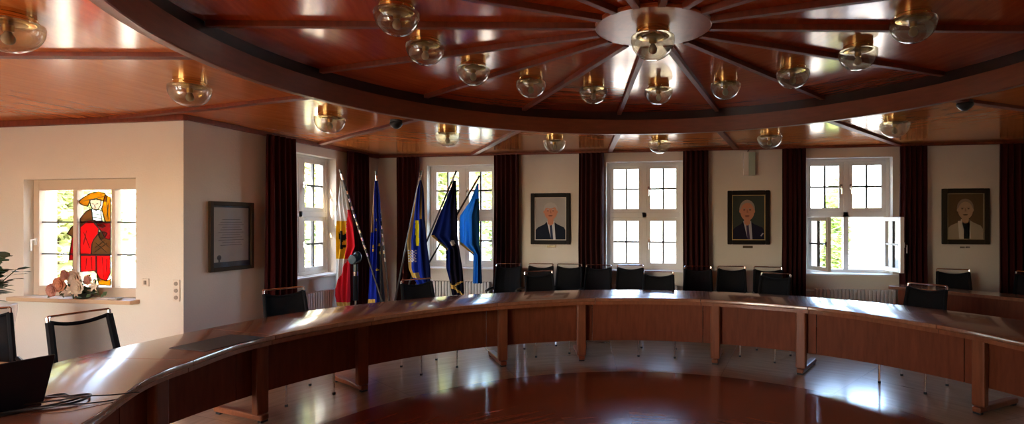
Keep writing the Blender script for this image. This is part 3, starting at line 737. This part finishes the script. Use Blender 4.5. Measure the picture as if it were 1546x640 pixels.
def chair(x, y, face, label, group, src='B', top=.96):
    """x,y: where the top of the back stands; face: direction it looks, degrees"""
    base, flag = (chA, usedA) if src == 'A' else (chB, usedB)
    o = copy_tree(base) if flag[0] else base; flag[0] = True
    a = R(face); back = .33*(1)            # back top is .33 behind the origin
    o.location = (x+cos(a)*back, y+sin(a)*back, 0); o.rotation_euler = (0, 0, a-pi/2)
    s = top/.96; o.scale = (1, .97, s)
    tag(o, label, 'chair', group)
def to_c(x, y): return math.degrees(math.atan2(TC[1]-y, TC[0]-x))
GR = 'black chairs around the ring of desks'; GW = 'black chairs along the back wall'
chair(-4.18, 3.15, to_c(-4.18, 3.15)-6, 'black chair with see-through mesh back below the stained glass window', GR, 'A')
chair(-4.87, 2.99, -30, 'black chair cut by the left edge of the picture', GR, 'B', .98)
chair(-3.77, 4.63, to_c(-3.77, 4.63)-4, 'black chair in front of the curtain by the side window', GR)
chair(-3.02, 5.79, to_c(-3.02, 5.79)+8, 'black chair in front of the flags', GR, 'B', .94)
chair(-1.86, 6.80, to_c(-1.86, 6.80)+10, 'lower black chair with chrome rail in front of the first portrait', GR)
chair(-.345, 7.02, -90, 'low black chair before the right half of the middle window', GR)
chair(1.08, 7.03, to_c(1.08, 7.03)-14, 'lower black chair before the curtain left of the open window', GR)
chair(2.40, 6.08, to_c(2.4, 6.08)-4, 'black chair standing between the ring desks and the corner desk', GR)
chair(-2.63, 7.93, -84, 'black chair against the curtain left of the first portrait', GW)
chair(-2.15, 8.02, -90, 'rear black chair directly under the first portrait, behind the lower one', GW)
chair(-1.71, 8.02, -88, 'black chair right of the first portrait, against the wall', GW)
chair(-1.26, 7.93, -92, 'black chair before the curtain left of the middle window', GW)
chair(-.80, 7.98, -90, 'black chair under the left half of the middle window', GW)
chair(.16, 7.95, -90, 'black chair before the curtain right of the middle window', GW)
chair(.63, 8.02, -94, 'black chair under the left side of the second portrait', GW)
chair(1.12, 8.00, -92, 'rear black chair under the right side of the second portrait', GW)
chair(3.50, 8.08, -104, 'black chair behind the corner desk under the brownish portrait', 'black chairs behind the corner desk')
chair(4.30, 7.78, -130, 'black chair at the right edge behind the corner desk', 'black chairs behind the corner desk')

# ------------------------------------------------------------------ flags in a fan stand
e = Vector((cos(R(10.2)), sin(R(10.2)), 0)); fdir = Vector((-sin(R(10.2)), cos(R(10.2)), 0)); SB = Vector((-4.10, 7.13, 0)); K = .00925
def uz(x, y): return (x-592)*K, 1.6-(y-334)*K
gold = P('gold_fringe', (.62, .42, .10), .5, .3); dkpole = P('dark_wood_pole', (.03, .022, .02), .35)
def cloth(name_mats):
    out = []
    for nme, c, tr in name_mats:
        m, nt, o = newmat(nme); d = nt.nodes.new('ShaderNodeBsdfDiffuse'); d.inputs[0].default_value = (*c, 1)
        t = nt.nodes.new('ShaderNodeBsdfTranslucent'); t.inputs[0].default_value = (*c, 1); mx = nt.nodes.new('ShaderNodeMixShader'); mx.inputs[0].default_value = tr
        nt.links.new(d.outputs[0], mx.inputs[1]); nt.links.new(t.outputs[0], mx.inputs[2]); nt.links.new(mx.outputs[0], o.inputs[0]); out.append(m)
    return out
def flag(label, poletop, rows, mats, pick, depth, tip=M['chrome'], folds=3, amp=.022, striped=False, polem=None):
    """rows: (y, xl, xr) of the hanging cloth; pick(x, y, s) -> material index, s 0..1 across"""
    base = SB + fdir*depth + e*((poletop[0]-592)*K*.04)
    r = empty('flag', tuple(base), 0, label, 'flag', 'flags in the fan stand')
    pu, pz = uz(*poletop); top = SB+fdir*(depth)+e*pu; top.z = pz; bb = base.copy(); bb.z = .20
    mb = MB(); mb.tube([bb, top], .013, 8); pole = mb.build('pole', polem or dkpole, r, world=True, smooth='auto')
    dv = (top-bb).normalized()
    mb = MB(); mb.tube([top-dv*.16, top-dv*.10, top-dv*.1, top], [.016, .016, .0145, .010], 8); mb.build('pole_tip', tip, pole, world=True, smooth='auto')
    if striped:
        mb = MB()
        for k in range(9):
            q = top-dv*(.32+k*.115); mb.tube([q, q-dv*.05], .0142, 8)
        mb.build('pole_stripe', M['chrome'], pole, world=True, smooth='auto')
    nx, ny = 36, 90; y0_, y1_ = rows[0][0], rows[-1][0]; V = []; F = []; mi = []
    for j in range(ny+1):
        y = y0_+(y1_-y0_)*j/ny
        for (ya, la, ra), (yb, lb, rb_) in zip(rows, rows[1:]):
            if ya <= y <= yb: t = (y-ya)/(yb-ya); xl = la+(lb-la)*t; xr = ra+(rb_-ra)*t; break
        for i in range(nx+1):
            s = i/nx; x = xl+(xr-xl)*s; u, z = uz(x, y)
            g = min(1, (xr-xl)/14.)
            off = depth-.03 + amp*g*sin(s*folds*2*pi+.6*sin(y*.03)) + .012*g*sin(s*17+y*.05)
            p = SB+e*u+fdir*off; V.append((p.x, p.y, z))
    for j in range(ny):
        for i in range(nx):
            F.append((j*(nx+1)+i, j*(nx+1)+i+1, (j+1)*(nx+1)+i+1, (j+1)*(nx+1)+i))
            y = y0_+(y1_-y0_)*(j+.5)/ny; s = (i+.5)/nx
            for (ya, la, ra), (yb, lb, rb_) in zip(rows, rows[1:]):
                if ya <= y <= yb: t = (y-ya)/(yb-ya); xl = la+(lb-la)*t; xr = ra+(rb_-ra)*t; break
            mi.append(pick(xl+(xr-xl)*s, y, s))
    mb = MB(); mb.add(V, F); mb.mi = mi; o = mb.build('flag_cloth', mats, r, world=True, smooth=True)
    md = o.modifiers.new('s', 'SOLIDIFY'); md.thickness = .003; md.offset = 0
    return r, top, dv
C1 = cloth([('flag_white', (.80, .78, .74), .3), ('flag_red', (.75, .03, .05), .3), ('flag_yellow', (.75, .48, .04), .3), ('flag_black', (.02, .02, .02), 0)]) + [gold]
def pk1(x, y, s):
    if y > 456: return 4
    if 334 < y < 391 and x < 527-(y-334)*.02:
        ex, ey = (x-520)/5.5, (y-362)/17
        # heraldic eagle: body, wings, claws
        if abs(ex) < .28 and abs(ey) < .8: return 3
        if abs(ey-.0+.35*abs(ex)) < .28 and abs(ex) < 1.1: return 3
        if abs(ey-.62) < .12 and abs(ex) < .8: return 3
        if abs(ey+.72) < .12 and -.7 < ex < .3: return 3
        return 2
    if y < 317: return 0
    if y < 391: return 1 if x > 528-(y-317)*.03 else 0
    return 1 if x > 528-(y-391)*.42 else 0
flag('red and white flag with black eagle on yellow, leftmost of the flags', (515, 255), [(272, 517, 521), (300, 514, 528), (340, 512, 537), (372, 511.5, 541), (392, 511, 533), (420, 510, 532), (446, 509, 532), (463, 513, 531)], C1, pk1, -.02, striped=True)
C2 = cloth([('flag_blue', (.02, .04, .42), .2), ('flag_blue_fold_shade', (.012, .018, .14), .1), ('star_gold', (.80, .60, .06), .2), ('flag_deep_fold_shade', (.03, .03, .035), 0)]) + [gold]  # dark blue and near-black: fold shade put into the cloth colour
stars = [(569, 347), (566, 372), (566, 378), (574, 370), (575, 382), (572, 408), (570, 332)]
def pk2(x, y, s):
    for sx, sy in stars:
        if abs(x-sx)+abs(y-sy)*.8 < 1.7: return 2
    if y > 452 and s < .45: return 4
    if y < 350 and s < .14: return 4
    if s > .70 and y > 372: return 3
    if s > .55: return 1
    return 0
flag('dark blue flag with gold stars hanging straight, second from left', (568, 257), [(272, 567, 572), (300, 565, 575), (350, 563, 577), (400, 560, 579), (440, 558, 581), (459, 557, 582)], C2, pk2, .03, striped=True)
C3 = cloth([('flag3_blue', (.02, .05, .42), .3), ('flag3_side_shade', (.01, .015, .07), .1), ('flag3_yellow', (.85, .80, .04), .3), ('flag3_white', (.75, .75, .75), .2)]) + [gold]  # darker blue paints the shaded right side of the cloth
def pk3(x, y, s):
    if 332 < y < 371 and 632.5 < x < 637.5+(y-332)*.03: return 2
    if 377 < y < 396 and x < 633 and (int(y*.5)+int(x*.6)) % 2 == 0: return 3
    if s < .12 and y < 420: return 4
    if s > .62 and y < 330: return 4 if s < .74 else 1
    if 412 < y < 420 and s < .4: return 4
    return 1 if s > .68 else 0
flag('royal blue flag with yellow and white emblem, middle of the flags', (640, 257), [(272, 638.5, 641), (285, 634, 644), (330, 627, 646), (364, 621, 650), (405, 622, 655), (418, 627, 655), (426, 633, 656), (454, 645, 657)], C3, pk3, -.05)
C4 = cloth([('flag4_navy', (.010, .022, .16), .3), ('flag4_fold_shade', (.010, .010, .022), .05), ('flag4_emblem', (.6, .6, .6), .2)]) + [gold]  # near-black navy paints the shade of the right-hand fold
def pk4(x, y, s):
    if y < 378 and y > 352:
        yl = 356+(x-655)*.95
        if yl-3 < y < yl+1 and x < 679: return 3
    if (x-687)**2+(y-367)**2*.6 < 9: return 2
    if y > 424:
        if abs((y-424)-(703-x)*.6) < 1.8 or abs((y-430)-(x-683)*.8) < 1.8: return 3
        return 1
    return 1 if x > 684 else 0
flag('navy flag with gold fringe leaning right, fourth of the flags', (692, 257), [(272, 688, 692), (300, 677, 693), (330, 665, 694), (356, 655, 695), (366, 667, 696), (377, 677, 698), (405, 677, 702), (424, 682, 703), (446, 686, 704)], C4, pk4, .0)
C5 = cloth([('flag5_sky', (.10, .42, .85), .8), ('flag5_fold_shade', (.012, .07, .20), .4), ('flag5_pale', (.35, .6, .85), .5)]) + [gold]  # darker blue is the right fold's shade, painted as cloth colour
def pk5(x, y, s):
    if y < 386 and x < 718 and y > 364:
        yl = 369+(x-698)*.75
        if yl-2.5 < y < yl+1.5: return 3
    return 1 if s > .62 and x > 715 and y > 300 else 0
flag('translucent light blue flag in front of the window, rightmost of the flags', (726, 264), [(276, 723, 725), (305, 711, 725.5), (326, 697, 726), (369, 697, 727), (377, 707, 728), (386, 717, 729), (410, 717, 729.5), (429, 716, 730)], C5, pk5, .06)
r = empty('flag_stand', tuple(SB), 0, 'dark fan-shaped floor stand holding the flag poles', 'flag stand')
mb = MB(); mb.lathe([(0, 0), (.24, 0), (.24, .02), (.20, .035), (.05, .05), (.035, .08), (.035, .19), (0, .19)], 28); mb.build('base', M['blackpl'], r, smooth='auto')
mb = MB(); mb.tube([tuple(-e*.24+Vector((0, 0, .21))), tuple(e*.24+Vector((0, 0, .21)))], .02, 8); mb.build('holder_bar', M['blackpl'], r, smooth='auto')

# spotlight on a chrome stand beside the first flag
def q_(x, y, off=0): u, z = uz(x, y); p = SB+e*u+fdir*(off); return Vector((p.x, p.y, z))
b0 = q_(543, 500, -.10); b0.z = 0
r = empty('spotlight_stand', tuple(b0), 0, 'black spotlight on a chrome stand right of the red and white flag', 'spotlight')
MB().lathe([(0, 0), (.14, 0), (.14, .012), (.02, .03), (0, .03)], 24).build('base', M['blackpl'], r, smooth='auto')
MB().tube([(0, 0, .02), (0, 0, .98)], .011, 8).build('pole', M['chrome'], r, smooth='auto')
MB().tube([(0, 0, .50), (0, 0, .84)], .035, 12).build('column', M['black'], r, smooth='auto')
MB().tube([(0, 0, .78), (0, 0, .90)], .032, 12).build('clamp', M['chrome'], r, smooth='auto')
mb = MB(); mb.tube([(.02, .03, 1.09), (.015, .02, 1.09), (-.01, -.06, 1.07), (-.012, -.075, 1.07)], [.03, .06, .07, .06], 20); mb.sphere((.01, .02, 1.10), (.062, .062, .085), 16, 10); mb.tube([(0, 0, .9), (0, 0, 1.0)], .03, 10); mb.build('spotlight_head', P('glossy_black', (.015, .03, .035), .2), r, smooth='auto')

# ------------------------------------------------------------------ flowers on the sill
petal_c = P('cream_petal', (.80, .66, .50), .6, var=.15, vscale=20); petal_p = P('peach_petal', (.72, .32, .18), .6, var=.2, vscale=20); petal_k = P('rose_petal', (.60, .27, .20), .6, var=.2, vscale=20)
leafm = P('bouquet_leaf', (.06, .10, .035), .5, var=.3, vscale=15)
r = empty('flower_arrangement', (-6.20, YA-.015, AZ0), 0, 'cream and peach flowers in a dark oval bowl on the alcove sill', 'flowers')
mb = MB(); mb.lathe([(0, 0), (.07, 0), (.12, .03), (.135, .055), (.128, .055), (.11, .035), (0, .03)], 28); mb.xf(Matrix.Diagonal((1, .6, 1, 1))); mb.build('bowl', P('dark_green_bowl', (.02, .03, .02), .3), r, smooth='auto')
def petalflower(c, rad, m, seed, star=False):
    rg = random.Random(seed); mb = MB(); V = []
    lay = 1 if star else 4
    for l in range(lay):
        npet = 6 if star else 5+l
        for k in range(npet):
            a = 2*pi*k/npet+l*.7+rg.random()*.3; t = (.9 if star else .25+.28*l)
            d_ = Vector((sin(t)*cos(a), -cos(t) if not star else -.35, sin(t)*sin(a))); side = Vector((-sin(a), 0, cos(a)))
            L_ = rad*(1 if star else .55+.16*l); W = rad*(.22 if star else .38+.05*l)
            pts = []
            for i in range(5):
                s = i/4; wd = W*sin(pi*(.12+.80*s))*(1 if not star else (1-s*.6)); cc = d_*L_*s + Vector((0, -.25*rad*sin(s*pi*.9), 0))
                pts += [cc-side*wd, cc+Vector((0, .08*rad, 0)), cc+side*wd]
            mb.add([(p.x+c[0], p.y+c[1], p.z+c[2]) for p in pts], [(i*3+j, i*3+j+1, i*3+j+4, i*3+j+3) for i in range(4) for j in range(2)])
    mb.sphere(c, rad*.22, 8, 6)
    o = mb.build('flower', m, r, smooth=True); md = o.modifiers.new('s', 'SOLIDIFY'); md.thickness = .003; return o
for i, (x, z, rad, m, st) in enumerate(((.02, .22, .075, petal_c, 0), (-.14, .15, .07, petal_p, 0), (-.22, .09, .06, petal_k, 0), (-.29, .07, .05, petal_p, 0), (-.02, .10, .06, petal_c, 1), (.11, .13, .07, petal_c, 0), (.25, .14, .065, petal_c, 1), (.04, .065, .045, petal_c, 1), (-.06, .25, .05, petal_k, 0), (.17, .20, .045, petal_k, 0))):
    petalflower((x, -.06-.02*(i % 3), z), rad*1.25, m, i, st)
rg = random.Random(5); mb = MB()
for k in range(90):
    a = rg.random()*pi*2; c = Vector((rg.gauss(0, .13), -.02+rg.uniform(-.05, .04), rg.uniform(.03, .19))); d_ = Vector((cos(a), rg.uniform(-.7, .2), sin(a)*.7)).normalized(); L_ = rg.uniform(.04, .09); s_ = d_.cross(Vector((0, 1, .2))).normalized()*L_*.28
    mb.add([c, c+d_*L_*.5+s_, c+d_*L_, c+d_*L_*.5-s_], [(0, 1, 2, 3)])
mb.build('foliage', leafm, r)
r = empty('folded_cloth', (-5.72, YA-.05, AZ0), 0, 'small pale folded item on the sill right of the flowers', 'cloth')
MB().box((-.10, -.03, .0), (.02, .03, .012)).build('fold', P('pale_cloth', (.55, .48, .40), .8), r, bevel=.004); MB().box((-.02, -.02, .012), (.05, .02, .022)).build('upper_fold', P('grey_cloth', (.30, .27, .24), .8), r, bevel=.004)

# side desk and tall planter at left edge
r = empty('side_desk', (-4.62, 2.50, 0), 0, 'pale wooden desk corner at the left edge in front of the cut-off chair', 'table')
lw = woodmat('light_wood', (.50, .27, .10), (.62, .36, .15), .35, .5, .15)
MB().box((-.7, -.15, .70), (.62, .15, .75)).build('tabletop', lw, r, bevel=.006)
for sx in (-.62, .54):
    MB().box((sx-.025, -.13, 0), (sx+.025, .13, .70)).build('leg', lw, r, bevel=.004)
r = empty('plant_vase', (-6.17, 3.90, 0), 0, 'tall white planter with dark green leafy plant at the left edge', 'potted plant')
zv = .62
MB().lathe([(0, 0), (.13, 0), (.14, .3), (.16, .60), (.185, .76), (.19, .84), (.175, .845), (.15, .78), (0, .77)], 32).build('vase', P('white_ceramic', (.80, .76, .70), .25), r, smooth='auto')
rg = random.Random(11); mb = MB(); st = MB()
for k in range(11):
    a = rg.random()*2*pi; sp = rg.uniform(.04, .2); hh = rg.uniform(.2, .52); tip = Vector((cos(a)*sp, sin(a)*sp, zv+.18+hh)); mid = Vector((cos(a)*sp*.3, sin(a)*sp*.3, zv+.18+hh*.55))
    pts = smooth_pts([(0, 0, zv+.17), mid, tip], 5); st.tube(pts, .004, 6)
    for j, p in enumerate(pts[3:]):
        for q in range(2):
            b_ = rg.random()*2*pi; d_ = Vector((cos(b_), sin(b_), rg.uniform(-.2, .6))).normalized(); L_ = rg.uniform(.10, .14); s_ = d_.cross(Vector((0, .3, 1))).normalized()*L_*.34
            mb.add([p, p+d_*L_*.35+s_, p+d_*L_*.75+s_*.8, p+d_*L_+Vector((0, 0, -.01)), p+d_*L_*.75-s_*.8, p+d_*L_*.35-s_], [(0, 1, 2, 3, 4, 5)])
mb.build('foliage', P('dark_green_leaf', (.035, .07, .02), .4, var=.3, vscale=10), r); st.build('stem', P('green_stem', (.08, .12, .04), .6), r)

# ------------------------------------------------------------------ outside
g = MB(); g.box((-60, YB+.33, -.75), (60, 70, -.6)); g.box((-60, -60, -.75), (XA-.33, YB+.33, -.6)); g.box((XR+.33, -60, -.75), (60, YB+.33, -.6)); g.box((XA-.33, -60, -.75), (XR+.33, YF-.33, -.6))
struct(g.build('ground', M['ground']))
def tree(x, y, h, rad, m, seed, label, low=.2):
    r = empty('tree', (x, y, -.6), 0, label, 'tree', 'trees in the garden outside'); rg = random.Random(seed)
    tr = MB(); tr.tube([(0, 0, 0), (.05, 0, h*.4), (-.05, .05, h*.8)], [.16, .11, .04], 8)
    for k in range(6):
        a = rg.random()*2*pi; z = h*rg.uniform(.3, .7); tr.tube([(0, 0, z), (cos(a)*rad*.6, sin(a)*rad*.6, z+h*.15)], [.05, .015], 6)
    tr.build('trunk', M['bark'], r)
    mb = MB(); nleaf = 5200
    clumps = [Vector((rg.gauss(0, .5)*rad, rg.gauss(0, .5)*rad, h*(low+(1-low)*rg.random()))) for _ in range(46)]
    for k in range(nleaf):
        c = rg.choice(clumps)+Vector((rg.gauss(0, .2)*rad, rg.gauss(0, .2)*rad, rg.gauss(0, .09)*h))
        a = rg.random()*2*pi; d_ = Vector((cos(a), sin(a), rg.uniform(-.6, .6))).normalized(); s_ = d_.cross(Vector((rg.random(), rg.random(), 1))).normalized(); L_ = rg.uniform(.09, .19)
        mb.add([c-d_*L_, c+s_*L_*.5, c+d_*L_, c-s_*L_*.5], [(0, 1, 2, 3)])
    mb.build('crown', m, r)
tree(-6.9, 13.6, 5.2, .95, M['leafA'], 1, 'yellow-green tree outside the window behind the flags')
tree(-5.7, 17.4, 5.6, 1.0, M['leafB'], 2, 'green tree outside, right half of the flag window')
tree(-9.9, 12.0, 5.0, 1.1, M['leafA'], 3, 'pale green tree outside the left side window')
tree(-12.6, 15.5, 5.6, 1.5, M['leafB'], 8, 'darker green tree farther off outside the left side window')
tree(-14.6, 10.4, 5.2, 1.35, M['leafA'], 4, 'yellow-green tree outside the left pane of the stained glass window', .25)
tree(3.28, 13.0, 2.4, .16, M['leafB'], 6, 'small green tree outside the open casement', .45)
# neighbouring house
r = empty('garden_house', (-14, 22, -.6), 0, 'pale house far behind the trees in the garden', 'building')
mb = MB(); mb.box((-4, 0, 0), (4, 6, 3.6)); mb.build('wall', M['render'], r)
mb = MB(); mb.add([(-4.3, -.3, 3.6), (4.3, -.3, 3.6), (4.3, 6.3, 3.6), (-4.3, 6.3, 3.6), (-4.3, 3, 5.8), (4.3, 3, 5.8)], [(0, 1, 5, 4), (2, 3, 4, 5), (0, 4, 3), (1, 2, 5), (0, 3, 2, 1)]); mb.build('roof', M['rooft'], r)
for x in (-2.5, 0, 2.5): MB().box((x-.4, -.03, 1.2), (x+.4, .0, 2.4)).build('house_window', M['alu'], r)

# ------------------------------------------------------------------ light
w_ = bpy.data.worlds.new('World'); scene.world = w_; w_.use_nodes = True; nt = w_.node_tree; nt.nodes.clear()
out = nt.nodes.new('ShaderNodeOutputWorld'); bg = nt.nodes.new('ShaderNodeBackground'); sky = nt.nodes.new('ShaderNodeTexSky')
sky.sky_type = 'NISHITA'; sky.sun_disc = False; sky.sun_elevation = R(38); sky.sun_rotation = R(200); sky.air_density = 1.; sky.dust_density = 1.6; sky.ozone_density = 1.
nt.links.new(sky.outputs[0], bg.inputs[0]); bg.inputs[1].default_value = 1.1; nt.links.new(bg.outputs[0], out.inputs[0])
sun = bpy.data.lights.new('sun', 'SUN'); sun.energy = 14; sun.angle = R(.6); sun.color = (1, .80, .50)
so = bpy.data.objects.new('sun', sun); col.objects.link(so)
sd = Vector((.42, 1.0, -.82)).normalized(); so.rotation_euler = sd.to_track_quat('-Z', 'Y').to_euler(); so.location = (0, -10, 12)
def portal(x, y, z, w, h, rx, rz):
    l = bpy.data.lights.new('window_daylight', 'AREA'); l.shape = 'RECTANGLE'; l.size = w; l.size_y = h
    l.cycles.is_portal = True
    o = bpy.data.objects.new('window_daylight', l); col.objects.link(o); o.location = (x, y, z); o.rotation_euler = (rx, 0, rz)
zc = (WZ0+WZ1)/2
for x, _ in WB: portal(x+WW/2, YB+.30, zc, WW, WZ1-WZ0, R(-90), 0)
portal(XL-.30, WLY+WW/2, zc, WW, WZ1-WZ0, R(-90), R(90))
portal((AX0+AX1)/2, YA+.30, (AZ0+AZ1)/2, AX1-AX0, AZ1-AZ0, R(-90), 0)
for y in RY: portal(XR+.30, y+WW/2, zc, WW, WZ1-WZ0, R(-90), R(-90))
for x in FX: portal(x+.7, YF-.30, 1.5, 1.4, 2.0, R(-90), R(180))

# ------------------------------------------------------------------ camera
cam = bpy.data.cameras.new('camera'); co = bpy.data.objects.new('camera', cam); col.objects.link(co); scene.camera = co
co.location = (0, 0, 1.6); co.rotation_euler = (R(90), 0, R(10.2))
cam.sensor_fit = 'HORIZONTAL'; cam.sensor_width = 36; cam.lens = 829.4/1546*36; cam.shift_x = -114/1546; cam.shift_y = 14/1546
cam.clip_start = .02
vs = scene.view_settings; vs.view_transform = 'Standard'; vs.look = 'None'; vs.gamma = 1; vs.use_curve_mapping = False; vs.exposure = 2.15
cy = scene.cycles
cy.use_denoising = True
try: cy.denoiser = 'OPENIMAGEDENOISE'
except Exception: pass
cy.max_bounces = 10; cy.diffuse_bounces = 6; cy.glossy_bounces = 5; cy.transparent_max_bounces = 16; cy.sample_clamp_indirect = 8; cy.caustics_reflective = False; cy.caustics_refractive = False
